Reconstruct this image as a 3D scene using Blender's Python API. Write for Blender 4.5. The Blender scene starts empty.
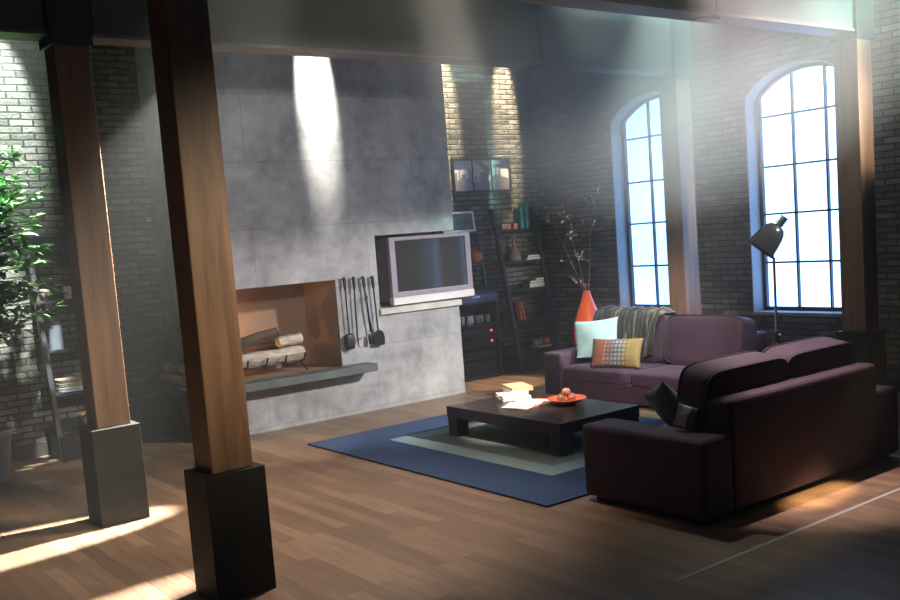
import bpy, bmesh, math, random
from math import sin, cos, pi, radians as R
from mathutils import Vector, Matrix
random.seed(7)
COL = bpy.context.scene.collection
SC = bpy.context.scene

# ------------------------------------------------------------------ materials
def newmat(name):
    m = bpy.data.materials.new(name); m.use_nodes = True
    nt = m.node_tree
    return m, nt, nt.nodes['Principled BSDF']
def N(nt, t, **kw):
    n = nt.nodes.new(t)
    for k, v in kw.items(): setattr(n, k, v)
    return n
def L(nt, a, b): nt.links.new(a, b)
def math_n(nt, op, a, b=None, clamp=False):
    n = N(nt, 'ShaderNodeMath', operation=op, use_clamp=clamp)
    for i, v in enumerate((a, b)):
        if v is None: continue
        if isinstance(v, (int, float)): n.inputs[i].default_value = v
        else: L(nt, v, n.inputs[i])
    return n.outputs[0]
def mixc(nt, f, a, b, mode='MIX'):
    n = N(nt, 'ShaderNodeMix', data_type='RGBA', blend_type=mode)
    for i, v in ((0, f), (6, a), (7, b)):
        if isinstance(v, (int, float)): n.inputs[i].default_value = v
        elif isinstance(v, tuple): n.inputs[i].default_value = (*v, 1) if len(v) == 3 else v
        else: L(nt, v, n.inputs[i])
    return n.outputs[2]
def noise(nt, vec, scale, detail=4, rough=.55):
    n = N(nt, 'ShaderNodeTexNoise'); n.inputs['Scale'].default_value = scale
    n.inputs['Detail'].default_value = detail; n.inputs['Roughness'].default_value = rough
    L(nt, vec, n.inputs['Vector']); return n.outputs['Fac']
def ramp(nt, f, stops):
    n = N(nt, 'ShaderNodeValToRGB'); L(nt, f, n.inputs[0])
    e = n.color_ramp.elements
    while len(e) < len(stops): e.new(.5)
    for x, (p, c) in zip(e, stops):
        x.position = p; x.color = (*c, 1) if len(c) == 3 else c
    return n.outputs[0]
def coords(nt, scale=(1, 1, 1)):
    tc = N(nt, 'ShaderNodeTexCoord'); mp = N(nt, 'ShaderNodeMapping')
    mp.inputs['Scale'].default_value = scale
    L(nt, tc.outputs['Object'], mp.inputs['Vector']); return mp.outputs[0]
def bump(nt, b, h, strength=.5, dist=.01):
    n = N(nt, 'ShaderNodeBump'); n.inputs['Strength'].default_value = strength
    n.inputs['Distance'].default_value = dist; L(nt, h, n.inputs['Height'])
    L(nt, n.outputs[0], b.inputs['Normal'])
MATS = {}
def pm(name, c, rough=.5, metal=0., var=.2, scale=9., stretch=(1, 1, 1), bmp=0., bscale=60., sheen=0., coat=0., emit=None, es=0., spec=.5):
    if name in MATS: return MATS[name]
    m, nt, b = newmat(name); v = coords(nt, stretch)
    f = noise(nt, v, scale)
    lo = tuple(x * (1 - var) for x in c); hi = tuple(min(1, x * (1 + var)) for x in c)
    L(nt, ramp(nt, f, [(.3, lo), (.7, hi)]), b.inputs['Base Color'])
    b.inputs['Roughness'].default_value = rough; b.inputs['Metallic'].default_value = metal
    b.inputs['Specular IOR Level'].default_value = spec
    if sheen:
        b.inputs['Sheen Weight'].default_value = sheen; b.inputs['Sheen Roughness'].default_value = .4
        b.inputs['Sheen Tint'].default_value = (.85, .6, .8, 1)
    if coat: b.inputs['Coat Weight'].default_value = coat; b.inputs['Coat Roughness'].default_value = .08
    if bmp: bump(nt, b, noise(nt, v, bscale, 3), bmp, .004)
    if emit: b.inputs['Emission Color'].default_value = (*emit, 1); b.inputs['Emission Strength'].default_value = es
    MATS[name] = m; return m
def swz(nt, a, b_, sc=(1, 1)):
    tc = N(nt, 'ShaderNodeTexCoord'); s = N(nt, 'ShaderNodeSeparateXYZ'); L(nt, tc.outputs['Object'], s.inputs[0])
    c = N(nt, 'ShaderNodeCombineXYZ')
    L(nt, s.outputs[a], c.inputs[0]); L(nt, s.outputs[b_], c.inputs[1])
    return c.outputs[0], tc.outputs['Object'], s
def brickmat(name, horiz, c1, c2, mortar):
    m, nt, b = newmat(name)
    v, ov, s = swz(nt, horiz, 'Z')
    # slight wobble so that courses are not ruler straight
    wob = N(nt, 'ShaderNodeTexNoise'); wob.inputs['Scale'].default_value = 5; L(nt, ov, wob.inputs['Vector'])
    vm = N(nt, 'ShaderNodeVectorMath', operation='SCALE'); L(nt, wob.outputs['Color'], vm.inputs[0]); vm.inputs['Scale'].default_value = .012
    va = N(nt, 'ShaderNodeVectorMath', operation='ADD'); L(nt, v, va.inputs[0]); L(nt, vm.outputs[0], va.inputs[1])
    br = N(nt, 'ShaderNodeTexBrick'); L(nt, va.outputs[0], br.inputs['Vector'])
    for k, x in (('Scale', 1), ('Mortar Size', .008), ('Mortar Smooth', .35), ('Bias', 0), ('Brick Width', .19), ('Row Height', .0565)): br.inputs[k].default_value = x
    br.inputs['Color1'].default_value = (0, 0, 0, 1); br.inputs['Color2'].default_value = (1, 1, 1, 1); br.inputs['Mortar'].default_value = (.5, .5, .5, 1)
    n1 = noise(nt, ov, 14, 5)
    tone = mixc(nt, br.outputs['Color'], c1, c2)
    tone = mixc(nt, math_n(nt, 'MULTIPLY', n1, .75), tone, (.03, .028, .025))
    L(nt, mixc(nt, br.outputs['Fac'], tone, mortar), b.inputs['Base Color'])
    sep = N(nt, 'ShaderNodeSeparateColor'); L(nt, br.outputs['Color'], sep.inputs[0])
    n2 = noise(nt, ov, 45, 4)
    h = math_n(nt, 'ADD', math_n(nt, 'MULTIPLY', sep.outputs[0], .45), math_n(nt, 'MULTIPLY', n2, .5))
    h = math_n(nt, 'MULTIPLY', math_n(nt, 'ADD', h, .5), math_n(nt, 'SUBTRACT', 1., br.outputs['Fac']))
    bump(nt, b, h, 1., .017)
    b.inputs['Roughness'].default_value = .62
    return m
def floormat():
    m, nt, b = newmat('floor_boards')
    v, ov, s = swz(nt, 'Y', 'X')
    br = N(nt, 'ShaderNodeTexBrick'); L(nt, v, br.inputs['Vector']); br.offset = .37; br.offset_frequency = 2
    for k, x in (('Scale', 1), ('Mortar Size', .002), ('Mortar Smooth', .2), ('Bias', 0), ('Brick Width', .95), ('Row Height', .085)): br.inputs[k].default_value = x
    br.inputs['Color1'].default_value = (0, 0, 0, 1); br.inputs['Color2'].default_value = (1, 1, 1, 1); br.inputs['Mortar'].default_value = (.4, .4, .4, 1)
    mp = N(nt, 'ShaderNodeMapping'); mp.inputs['Scale'].default_value = (22, 1.4, 1); L(nt, ov, mp.inputs['Vector'])
    g = noise(nt, mp.outputs[0], 2.2, 6, .6)
    big = noise(nt, ov, 1.3, 3)
    f = math_n(nt, 'ADD', math_n(nt, 'MULTIPLY', br.outputs['Color'], .28), math_n(nt, 'ADD', math_n(nt, 'MULTIPLY', g, .62), .05))
    f = math_n(nt, 'ADD', math_n(nt, 'MULTIPLY', f, .8), math_n(nt, 'MULTIPLY', big, .22))
    c = ramp(nt, f, [(.25, (.085, .05, .032)), (.5, (.20, .122, .076)), (.8, (.35, .23, .145))])
    L(nt, mixc(nt, math_n(nt, 'MULTIPLY', br.outputs['Fac'], .4), c, (.03, .02, .015)), b.inputs['Base Color'])
    L(nt, math_n(nt, 'ADD', math_n(nt, 'MULTIPLY', g, .25), .34), b.inputs['Roughness'])
    h = math_n(nt, 'ADD', math_n(nt, 'MULTIPLY', g, .3), math_n(nt, 'MULTIPLY', br.outputs['Fac'], -1.))
    bump(nt, b, h, .35, .003)
    return m
def concretemat():
    m, nt, b = newmat('concrete_panels')
    v, ov, s = swz(nt, 'X', 'Z')
    n1 = noise(nt, ov, 1.6, 6, .65); n2 = noise(nt, ov, 9, 5, .6)
    f = math_n(nt, 'ADD', math_n(nt, 'MULTIPLY', n1, .7), math_n(nt, 'MULTIPLY', n2, .3))
    c = ramp(nt, f, [(.36, (.17, .17, .18)), (.5, (.32, .315, .325)), (.64, (.47, .465, .455))])
    mp = N(nt, 'ShaderNodeMapping'); mp.inputs['Location'].default_value = (.24, -.04, 0); L(nt, v, mp.inputs['Vector'])
    br = N(nt, 'ShaderNodeTexBrick'); L(nt, mp.outputs[0], br.inputs['Vector']); br.offset = .5
    for k, x in (('Scale', 1), ('Mortar Size', .0035), ('Mortar Smooth', .3), ('Brick Width', 1.16), ('Row Height', .58)): br.inputs[k].default_value = x
    L(nt, mixc(nt, math_n(nt, 'MULTIPLY', br.outputs['Fac'], .5), c, (.09, .09, .095)), b.inputs['Base Color'])
    bump(nt, b, math_n(nt, 'ADD', math_n(nt, 'MULTIPLY', br.outputs['Fac'], -1.), math_n(nt, 'MULTIPLY', n2, .25)), .4, .004)
    b.inputs['Roughness'].default_value = .6
    return m
def woodmat(name, c, var=.45, along='Z', rough=.42):
    m, nt, b = newmat(name)
    st = {'Z': (7, 7, .55), 'X': (.55, 7, 7), 'Y': (7, .55, 7)}[along]
    v = coords(nt, st); g = noise(nt, v, 2.5, 6, .62); g2 = noise(nt, v, 11, 3)
    f = math_n(nt, 'ADD', math_n(nt, 'MULTIPLY', g, .75), math_n(nt, 'MULTIPLY', g2, .25))
    lo = tuple(x * (1 - var) for x in c); hi = tuple(x * (1 + var) for x in c)
    L(nt, ramp(nt, f, [(.32, lo), (.52, c), (.7, hi)]), b.inputs['Base Color'])
    b.inputs['Roughness'].default_value = rough
    bump(nt, b, g2, .15, .002); return m

M_brick_back = brickmat('dark_split_brick', 'X', (.055, .05, .045), (.26, .24, .215), (.009, .0085, .008))
M_brick_side = brickmat('dark_split_brick_side', 'Y', (.075, .068, .06), (.30, .27, .245), (.009, .0085, .008))
M_floor = floormat(); M_conc = concretemat()
M_post = woodmat('reddish_brown_timber', (.19, .108, .06))
M_plinth = pm('bronzed_steel', (.026, .025, .021), .7, 0, .25, 5, spec=.15)
M_steel = pm('painted_steel', (.050, .062, .062), .6, 0, .15, 3)
M_flange = pm('rusty_steel', (.13, .10, .095), .5, 0, .25, 5)
M_black = pm('black_steel', (.012, .012, .013), .5, 0, .2, 6)
M_slate = pm('slate_hearth', (.10, .115, .115), .5, 0, .25, 6, bmp=.2)
M_fire = pm('fired_plaster', (.30, .20, .135), .8, 0, .25, 3, bmp=.2, bscale=20)
M_niche = pm('dark_niche', (.10, .10, .10), .7, 0, .2, 4)
M_ledge = pm('pale_ledge', (.50, .48, .44), .55, 0, .15, 6)
M_velvet = pm('plum_velvet', (.040, .017, .029), .78, 0, .3, 6, sheen=.16, bmp=.25, bscale=120)
M_pipe = pm('plum_piping', (.03, .016, .022), .8, 0, .2, 10)
M_dark = woodmat('espresso_wood', (.030, .022, .020), .4, 'Y', .32)
M_shelfw = woodmat('black_stained_wood', (.028, .026, .034), .35, 'Z', .4)
M_tvs = pm('silver_plastic', (.32, .28, .32), .35, .25, .06, 4)
M_tvgr = pm('light_speaker_mesh', (.66, .63, .62), .6, 0, .1, 150)
M_screen = pm('dark_screen', (.035, .035, .038), .10, 0, .1, 2, spec=.6)
M_chrome = pm('brushed_chrome', (.55, .55, .55), .22, 1., .1, 10)
M_gun = pm('gunmetal_enamel', (.030, .034, .038), .22, .4, .2, 5)
M_white = pm('warm_white', (.82, .78, .70), .5, 0, .08, 8)
M_mint = pm('mint_cotton', (.30, .445, .42), .85, 0, .08, 8, sheen=.2, bmp=.2, bscale=150)
M_teal = pm('dark_teal_cotton', (.028, .075, .085), .8, 0, .25, 8, sheen=.25)
M_orange = pm('orange_glaze', (.80, .13, .035), .22, 0, .15, 4, coat=.5)
M_orangebowl = pm('red_orange_glaze', (.75, .14, .06), .3, 0, .12, 4, coat=.3)
M_leaf = pm('ficus_leaf', (.10, .27, .085), .42, 0, .45, 12)
M_bark = pm('grey_bark', (.16, .13, .10), .8, 0, .4, 20, bmp=.6, bscale=40)
M_birch = pm('birch_bark', (.52, .45, .36), .8, 0, .35, 10, (1, 4, 4), bmp=.5, bscale=25)
M_char = pm('charred_bark', (.09, .06, .045), .85, 0, .5, 14, bmp=.7, bscale=30)
M_logend = pm('pale_log_end', (.60, .44, .27), .75, 0, .25, 25)
M_terra = pm('pale_stone_pot', (.34, .30, .25), .8, 0, .2, 8, bmp=.3)
M_soil = pm('dark_soil', (.03, .02, .015), .95, 0, .4, 30, bmp=.8)
M_jamb = pm('smooth_plaster_reveal', (.30, .30, .31), .6, 0, .12, 4)
M_muntin = pm('blue_black_steel', (.02, .026, .045), .45, 0, .2, 5)
M_glass = pm('frosted_lit_glass', (.7, .78, .9), .5, 0, .03, 2, emit=(.26, .50, 1.), es=5.4)
M_glass_dim = pm('frosted_lit_glass_dimmer', (.7, .78, .9), .5, 0, .03, 2, emit=(.23, .50, 1.), es=3.9)
M_base = pm('dark_baseboard', (.035, .03, .028), .5, 0, .2, 5)
M_ceil = pm('black_studio_ceiling', (.02, .02, .02), .9, 0, .2, 2)
M_strip = pm('pale_floor_strip', (.30, .285, .25), .6, 0, .1, 30)

# ------------------------------------------------------------------ helpers
def obj(name, bm, m, parent=None, smooth=False, bevel=0., loc=None, auto=None):
    me = bpy.data.meshes.new(name); bmesh.ops.recalc_face_normals(bm, faces=bm.faces); bm.to_mesh(me); bm.free()
    me.materials.append(m)
    o = bpy.data.objects.new(name, me); COL.objects.link(o)
    if smooth:
        for p in me.polygons: p.use_smooth = True
        if auto:
            me.set_sharp_from_angle(angle=R(auto))
    if parent: o.parent = parent
    if loc: o.location = loc
    if bevel:
        md = o.modifiers.new('bevel', 'BEVEL'); md.width = bevel; md.segments = 3; md.limit_method = 'ANGLE'; md.angle_limit = R(40)
    return o
def tag(o, label, cat, group=None, kind=None):
    if label: o['label'] = label
    if cat: o['category'] = cat
    if group: o['group'] = group
    if kind: o['kind'] = kind
    return o
def thing(name, label, cat, loc=(0, 0, 0), rz=0., group=None):
    o = bpy.data.objects.new(name, None); COL.objects.link(o); o.empty_display_size = .1
    o.location = loc; o.rotation_euler = (0, 0, rz)
    return tag(o, label, cat, group)
def struct(name, bm, m, **kw):
    o = obj(name, bm, m, **kw)
    if o.parent is None: o['kind'] = 'structure'
    return o
def copy_tree(o, parent=None):
    c = o.copy(); COL.objects.link(c)
    if parent: c.parent = parent
    for ch in list(o.children): copy_tree(ch, c)
    return c
def B(): return bmesh.new()
def box(bm, x0, x1, y0, y1, z0, z1, mtx=None):
    vs = [bm.verts.new((x, y, z)) for z in (z0, z1) for y in (y0, y1) for x in (x0, x1)]
    for f in ((0, 1, 3, 2), (4, 6, 7, 5), (0, 4, 5, 1), (2, 3, 7, 6), (0, 2, 6, 4), (1, 5, 7, 3)): bm.faces.new([vs[i] for i in f])
    if mtx is not None: bmesh.ops.transform(bm, matrix=mtx, verts=vs)
    return bm
def bx(*a): return box(B(), *a)
def frame_of(d):
    d = Vector(d).normalized(); a = Vector((0, 0, 1)) if abs(d.z) < .95 else Vector((1, 0, 0))
    u = d.cross(a).normalized(); return u, d.cross(u).normalized()
def tube(bm, pts, rad, seg=10, caps=True):
    pts = [Vector(p) for p in pts]; rad = rad if isinstance(rad, (list, tuple)) else [rad] * len(pts)
    rings = []
    for i, p in enumerate(pts):
        d = pts[min(i + 1, len(pts) - 1)] - pts[max(i - 1, 0)]
        u, w = frame_of(d)
        rings.append([bm.verts.new(p + (u * cos(2 * pi * k / seg) + w * sin(2 * pi * k / seg)) * rad[i]) for k in range(seg)])
    for a, b in zip(rings, rings[1:]):
        for k in range(seg): bm.faces.new((a[k], a[(k + 1) % seg], b[(k + 1) % seg], b[k]))
    if caps: bm.faces.new(rings[0][::-1]); bm.faces.new(rings[-1])
    return bm
def loop_tube(bm, pts, r, seg=6):
    pts = [Vector(p) for p in pts]; n = len(pts); rings = []
    for i, p in enumerate(pts):
        u, w = frame_of(pts[(i + 1) % n] - pts[i - 1])
        if rings and u.dot(pu) < 0: u, w = -u, -w
        pu = u
        rings.append([bm.verts.new(p + (u * cos(2 * pi * k / seg) + w * sin(2 * pi * k / seg)) * r) for k in range(seg)])
    for i in range(n):
        a, b = rings[i], rings[(i + 1) % n]
        if i == n - 1:
            off = min(range(seg), key=lambda s: (a[0].co - b[s].co).length); b = b[off:] + b[:off]
        for k in range(seg): bm.faces.new((a[k], a[(k + 1) % seg], b[(k + 1) % seg], b[k]))
    return bm
def lathe(bm, prof, seg=32, mtx=None):
    vs0 = set(bm.verts); rings = []
    for r, z in prof:
        rings.append([bm.verts.new((r * cos(2 * pi * k / seg), r * sin(2 * pi * k / seg), z)) for k in range(seg)] if r > 1e-6 else [bm.verts.new((0, 0, z))])
    for a, b in zip(rings, rings[1:]):
        for k in range(seg):
            q = [a[k % len(a)], a[(k + 1) % len(a)], b[(k + 1) % len(b)], b[k % len(b)]]
            q = list(dict.fromkeys(q))
            if len(q) > 2: bm.faces.new(q)
    if len(rings[0]) > 1: bm.faces.new(rings[0][::-1])
    if len(rings[-1]) > 1 : bm.faces.new(rings[-1])
    if mtx is not None: bmesh.ops.transform(bm, matrix=mtx, verts=[v for v in bm.verts if v not in vs0])
    return bm
def lathe_open(prof, seg=32):
    bm = B(); rings = []
    for r, z in prof:
        rings.append([bm.verts.new((r * cos(2 * pi * k / seg), r * sin(2 * pi * k / seg), z)) for k in range(seg)] if r > 1e-6 else [bm.verts.new((0, 0, z))])
    for a, b in zip(rings, rings[1:]):
        for k in range(seg):
            q = list(dict.fromkeys([a[k % len(a)], a[(k + 1) % len(a)], b[(k + 1) % len(b)], b[k % len(b)]]))
            if len(q) > 2: bm.faces.new(q)
    return bm
def soft(bm, c, h, k=5., n=10, mtx=None):
    """rounded, slightly puffed block: centre c, half sizes h"""
    vs = {}
    def V(i, j, l):
        key = (i, j, l)
        if key not in vs:
            p = [2 * t / n - 1 for t in key]
            m = sum(abs(t) ** k for t in p) ** (1 / k)
            mx = max(abs(t) for t in p)
            vs[key] = bm.verts.new([c[a] + h[a] * p[a] * mx / m for a in range(3)])
        return vs[key]
    for a in range(3):
        for s in (0, n):
            for i in range(n):
                for j in range(n):
                    q = []
                    for di, dj in ((0, 0), (1, 0), (1, 1), (0, 1)):
                        t = [0, 0, 0]; t[a] = s; t[(a + 1) % 3] = i + di; t[(a + 2) % 3] = j + dj
                        q.append(V(*t))
                    bm.faces.new(q)
    if mtx is not None: bmesh.ops.transform(bm, matrix=mtx, verts=list(vs.values()))
    return bm
def pillow_bm(w, h, t, n=22, pinch=.07, seed=0):
    rnd = random.Random(seed); ph = [rnd.uniform(0, 6) for _ in range(4)]
    bm = B(); g = {}
    for side in (1, -1):
        for i in range(n + 1):
            for j in range(n + 1):
                u, v = 2 * i / n - 1, 2 * j / n - 1
                edge = i in (0, n) or j in (0, n)
                if edge and (0, i, j) in g: g[side, i, j] = g[0, i, j]; continue
                x = u * w / 2 * (1 - pinch * (1 - v * v)); z = v * h / 2 * (1 - pinch * (1 - u * u))
                y = side * t / 2 * ((1 - u ** 2) ** .45) * ((1 - v ** 2) ** .45) if not edge else 0
                y *= 1 + .10 * sin(3.1 * u + ph[0] + 2 * v) + .06 * sin(6 * v + ph[1] - 3 * u)
                vt = bm.verts.new((x, y, z)); g[side, i, j] = vt
                if edge: g[0, i, j] = vt
        for i in range(n):
            for j in range(n):
                bm.faces.new([g[side, i, j], g[side, i + 1, j], g[side, i + 1, j + 1], g[side, i, j + 1]])
    return bm
def cellwall(xs, zs, filled, y0, y1):
    bm = B(); g = {}
    def V(x, y, z):
        k = (round(x, 4), round(y, 4), round(z, 4))
        if k not in g: g[k] = bm.verts.new(k)
        return g[k]
    F = lambda i, j: 0 <= i < len(xs) - 1 and 0 <= j < len(zs) - 1 and filled(i, j)
    for i in range(len(xs) - 1):
        for j in range(len(zs) - 1):
            if not F(i, j): continue
            a, b, c, d = xs[i], xs[i + 1], zs[j], zs[j + 1]
            bm.faces.new([V(a, y0, c), V(b, y0, c), V(b, y0, d), V(a, y0, d)])
            bm.faces.new([V(a, y1, c), V(a, y1, d), V(b, y1, d), V(b, y1, c)])
            for ok, p, q in ((F(i - 1, j), (a, c), (a, d)), (F(i + 1, j), (b, c), (b, d)), (F(i, j - 1), (a, c), (b, c)), (F(i, j + 1), (a, d), (b, d))):
                if not ok: bm.faces.new([V(p[0], y0, p[1]), V(q[0], y0, q[1]), V(q[0], y1, q[1]), V(p[0], y1, p[1])])
    return bm
def poly_prism(bm, pts, axis, t0, t1):
    """2-D outline extruded along axis (0 x, 1 y, 2 z)"""
    def P(p, t):
        v = [0, 0, 0]; o = [a for a in range(3) if a != axis]
        v[axis] = t; v[o[0]] = p[0]; v[o[1]] = p[1]; return v
    a = [bm.verts.new(P(p, t0)) for p in pts]; b = [bm.verts.new(P(p, t1)) for p in pts]
    bm.faces.new(a); bm.faces.new(b[::-1])
    for i in range(len(pts)): bm.faces.new([a[i], b[i], b[(i + 1) % len(pts)], a[(i + 1) % len(pts)]])
    return bm

# ------------------------------------------------------------------ the setting
XR, YB, ZC = 7.9, 8.65, 4.7
struct('floor', bx(-3, 8.4, -2.5, 9.0, -.1, 0), M_floor)
struct('ceiling', bx(-3, 8.4, -2.5, 9.0, ZC, ZC + .1), M_ceil)
struct('wall_back', bx(-3, 8.4, YB, YB + .25, 0, ZC), M_brick_back)
# window wall with two arched openings
WC = (6.885, 5.16); HW = .555; ZS, ZSP, ZCR = .645, 2.674, 2.915
def arch_z(d, hw=HW, zsp=ZSP, zcr=ZCR):
    r = zcr - zsp; Rr = (hw * hw + r * r) / (2 * r)
    return zcr - Rr + math.sqrt(max(0, Rr * Rr - d * d))
def wall_right_bm(x0, x1):
    bm = B(); g = {}
    def V(x, y, z):
        k = (round(x, 4), round(y, 4), round(z, 4))
        if k not in g: g[k] = bm.verts.new(k)
        return g[k]
    n = 20
    def quad(y0, y1, a0, a1, b0, b1):
        for x, s in ((x0, 1), (x1, -1)):
            q = [V(x, y0, a0), V(x, y1, a1), V(x, y1, b1), V(x, y0, b0)]
            bm.faces.new(q[::s])
    ys = [2.0]
    for c in sorted(WC): ys += [c - HW, c + HW]
    ys.append(YB)
    for a, b in zip(ys[::2], ys[1::2]): quad(a, b, 0, 0, ZC, ZC)
    for c in WC:
        st = [c - HW + 2 * HW * i / n for i in range(n + 1)]
        for a, b in zip(st, st[1:]):
            quad(a, b, arch_z(a - c), arch_z(b - c), ZC, ZC); quad(a, b, 0, 0, ZS, ZS)
            bm.faces.new([V(x0, a, arch_z(a - c)), V(x1, a, arch_z(a - c)), V(x1, b, arch_z(b - c)), V(x0, b, arch_z(b - c))])
            bm.faces.new([V(x0, a, ZS), V(x0, b, ZS), V(x1, b, ZS), V(x1, a, ZS)])
        for yy in (c - HW, c + HW): bm.faces.new([V(x0, yy, ZS), V(x1, yy, ZS), V(x1, yy, ZSP), V(x0, yy, ZSP)])
    for yy in (2.0,): bm.faces.new([V(x0, yy, 0), V(x1, yy, 0), V(x1, yy, ZC), V(x0, yy, ZC)])
    return bm
struct('wall_right', wall_right_bm(XR, XR + .3), M_brick_side)
GX = 8.08
for wi, c in enumerate(WC):
    w = bpy.data.objects.new('window_%d' % (wi + 1), None); COL.objects.link(w); w.location = (GX, c, ZS); w['kind'] = 'structure'
    w['label'] = ['arched steel window nearest the brick corner, behind the sofa with the throw', 'arched steel window behind the floor lamp'][wi]
    Z = lambda z: z - ZS
    # plaster reveal lining: jambs, sill and arch soffit
    n = 20; t = .012
    bm = B(); out = []
    prof = [(-HW, Z(ZS))] + [(-HW + 2 * HW * i / n, Z(arch_z(-HW + 2 * HW * i / n))) for i in range(n + 1)] + [(HW, Z(ZS))]
    prof2 = [(max(-HW + t, min(HW - t, y)), max(t, z - t)) for y, z in prof]
    x0, x1 = XR - GX - .004, .10
    ra = [[bm.verts.new((x, y, z)) for y, z in pr] for x in (x0, x1) for pr in (prof, prof2)]
    m_ = len(prof)
    for i in range(m_):
        j = (i + 1) % m_
        bm.faces.new([ra[1][i], ra[1][j], ra[3][j], ra[3][i]]); bm.faces.new([ra[0][i], ra[0][j], ra[1][j], ra[1][i]])
        bm.faces.new([ra[0][i], ra[2][i], ra[2][j], ra[0][j]]); bm.faces.new([ra[2][i], ra[3][i], ra[3][j], ra[2][j]])
    obj('window_reveal', bm, M_jamb, w)
    # steel frame ring + muntins
    def ring(inset0, inset1, xa, xb):
        bm = B(); rr = []
        for x in (xa, xb):
            for ins in (inset0, inset1):
                h2 = HW - ins
                pr = [(-h2, ins)] + [(-h2 + 2 * h2 * i / n, Z(arch_z(-h2 + 2 * h2 * i / n, h2, ZSP, ZCR - ins))) for i in range(n + 1)] + [(h2, ins)]
                rr.append([bm.verts.new((x, y, z)) for y, z in pr])
        k = len(rr[0])
        for i in range(k):
            j = (i + 1) % k
            for a, b in ((0, 1), (1, 3), (3, 2), (2, 0)): bm.faces.new([rr[a][i], rr[a][j], rr[b][j], rr[b][i]])
        return bm
    fr = ring(.012, .048, -.022, .03)
    obj('window_frame', fr, M_muntin, w)
    bm = B()
    for dy in (-.1675, .1675): box(bm, -.016, .016, dy - .009, dy + .009, .03, Z(arch_z(dy)) - .03)
    for z in (1.115, 1.575, 2.02, 2.486): box(bm, -.015, .015, -HW + .03, HW - .03, Z(z) - .009, Z(z) + .009)
    obj('muntin_bars', bm, M_muntin, w)
    bm = B()
    h2 = HW - .03
    pr = [(-h2, .03)] + [(-h2 + 2 * h2 * i / n, Z(arch_z(-h2 + 2 * h2 * i / n, h2, ZSP, ZCR - .03))) for i in range(n + 1)] + [(h2, .03)]
    poly_prism(bm, pr, 0, .018, .024)
    obj('window_pane', bm, M_glass if wi else M_glass_dim, w)
    box_ = bx(XR - GX - .008, XR - GX - .0045, -HW - .005, HW + .005, -.016, .004)
    obj('window_sill', box_, M_jamb, w, bevel=.004)
# dark baseboards
struct('baseboard_back', cellwall([-3, 3.15], [0, .11], lambda i, j: True, YB - .025, YB), M_base)
struct('baseboard_corner', bx(5.97, 7.9, YB - .02, YB, 0, .10), M_base)
struct('baseboard_right', bx(XR - .02, XR, 2.0, YB - .02, 0, .10), M_base)

# ------------------------------------------------------------------ posts and beams
def make_post(loc, label):
    p = thing('wooden_post', label, 'post', loc, 0, 'timber posts on dark plinths')
    obj('plinth', bx(-.148, .148, -.133, .133, 0, .598), M_plinth, p, bevel=.006)
    obj('shaft', bx(-.102, .102, -.102, .102, .598, 2.87), M_post, p, bevel=.005)
    obj('post_cap', bx(-.125, .125, -.118, .118, 2.87, 3.62), M_black, p, bevel=.004)
    return p
p0 = make_post((1.80, 4.275, 0), 'square timber post on a dark plinth standing closest to the camera')
for loc, lb in (((1.828, 6.045, 0), 'square timber post on a dark plinth in front of the leafy plant'),
                ((7.31, 6.05, 0), 'timber post behind the sofa with the throw, beside the window'),
                ((7.31, 4.275, 0), 'timber post on a plinth behind the floor lamp and the sofa turned away')):
    q = copy_tree(p0); q.location = loc; q['label'] = lb
def make_beam(x0, x1, y, label, seam):
    b = thing('ceiling_beam', label, 'beam', ((x0 + x1) / 2, y + .1, 2.93), 0, 'dark steel beams across the room')
    cx = (x0 + x1) / 2; z1 = .69
    cuts = [x0] + ([seam] if seam else []) + [x1]
    for a, c in zip(cuts, cuts[1:]):
        obj('face_panel', bx(a - cx + .012, c - cx - .012, -.095, .095, .012, z1), M_steel, b, bevel=.003)
    obj('flange', bx(x0 - cx, x1 - cx, -.10, .10, -.006, .014), M_flange, b)
    if seam:
        s = seam - cx
        obj('joint_strip', bx(s - .02, s + .02, -.104, .104, .014, z1), M_black, b)
        obj('joint_bracket', bx(s - .08, s + .08, -.06, .06, -.018, -.006), M_black, b, bevel=.003)
    return b
make_beam(1.955, 7.183, 5.945, 'long dark beam crossing just in front of the fireplace top', 5.57)
make_beam(-2.5, 1.70, 5.945, 'short dark beam above the leafy plant', None)
make_beam(1.93, 7.183, 4.175, 'dark beam closest to the camera, running to the post by the lamp', 5.52)

# ------------------------------------------------------------------ fireplace
fp = thing('fireplace', 'tall grey concrete chimney breast with open hearth and TV recess', 'fireplace', (4.575, 7.8, 0))
ox, oy = 4.575, 7.8
xs = [3.2, 3.36, 4.54, 5.005, 5.95]; zs = [0, .462, .90, 1.275, 1.652, ZC]
def filled(i, j):
    if i == 1 and j in (1, 2): return False
    if i == 3 and j in (2, 3): return False
    return True
bm = cellwall([x - ox for x in xs], zs, filled, 0, .845)
obj('chimney_breast', bm, M_conc, fp)
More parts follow.
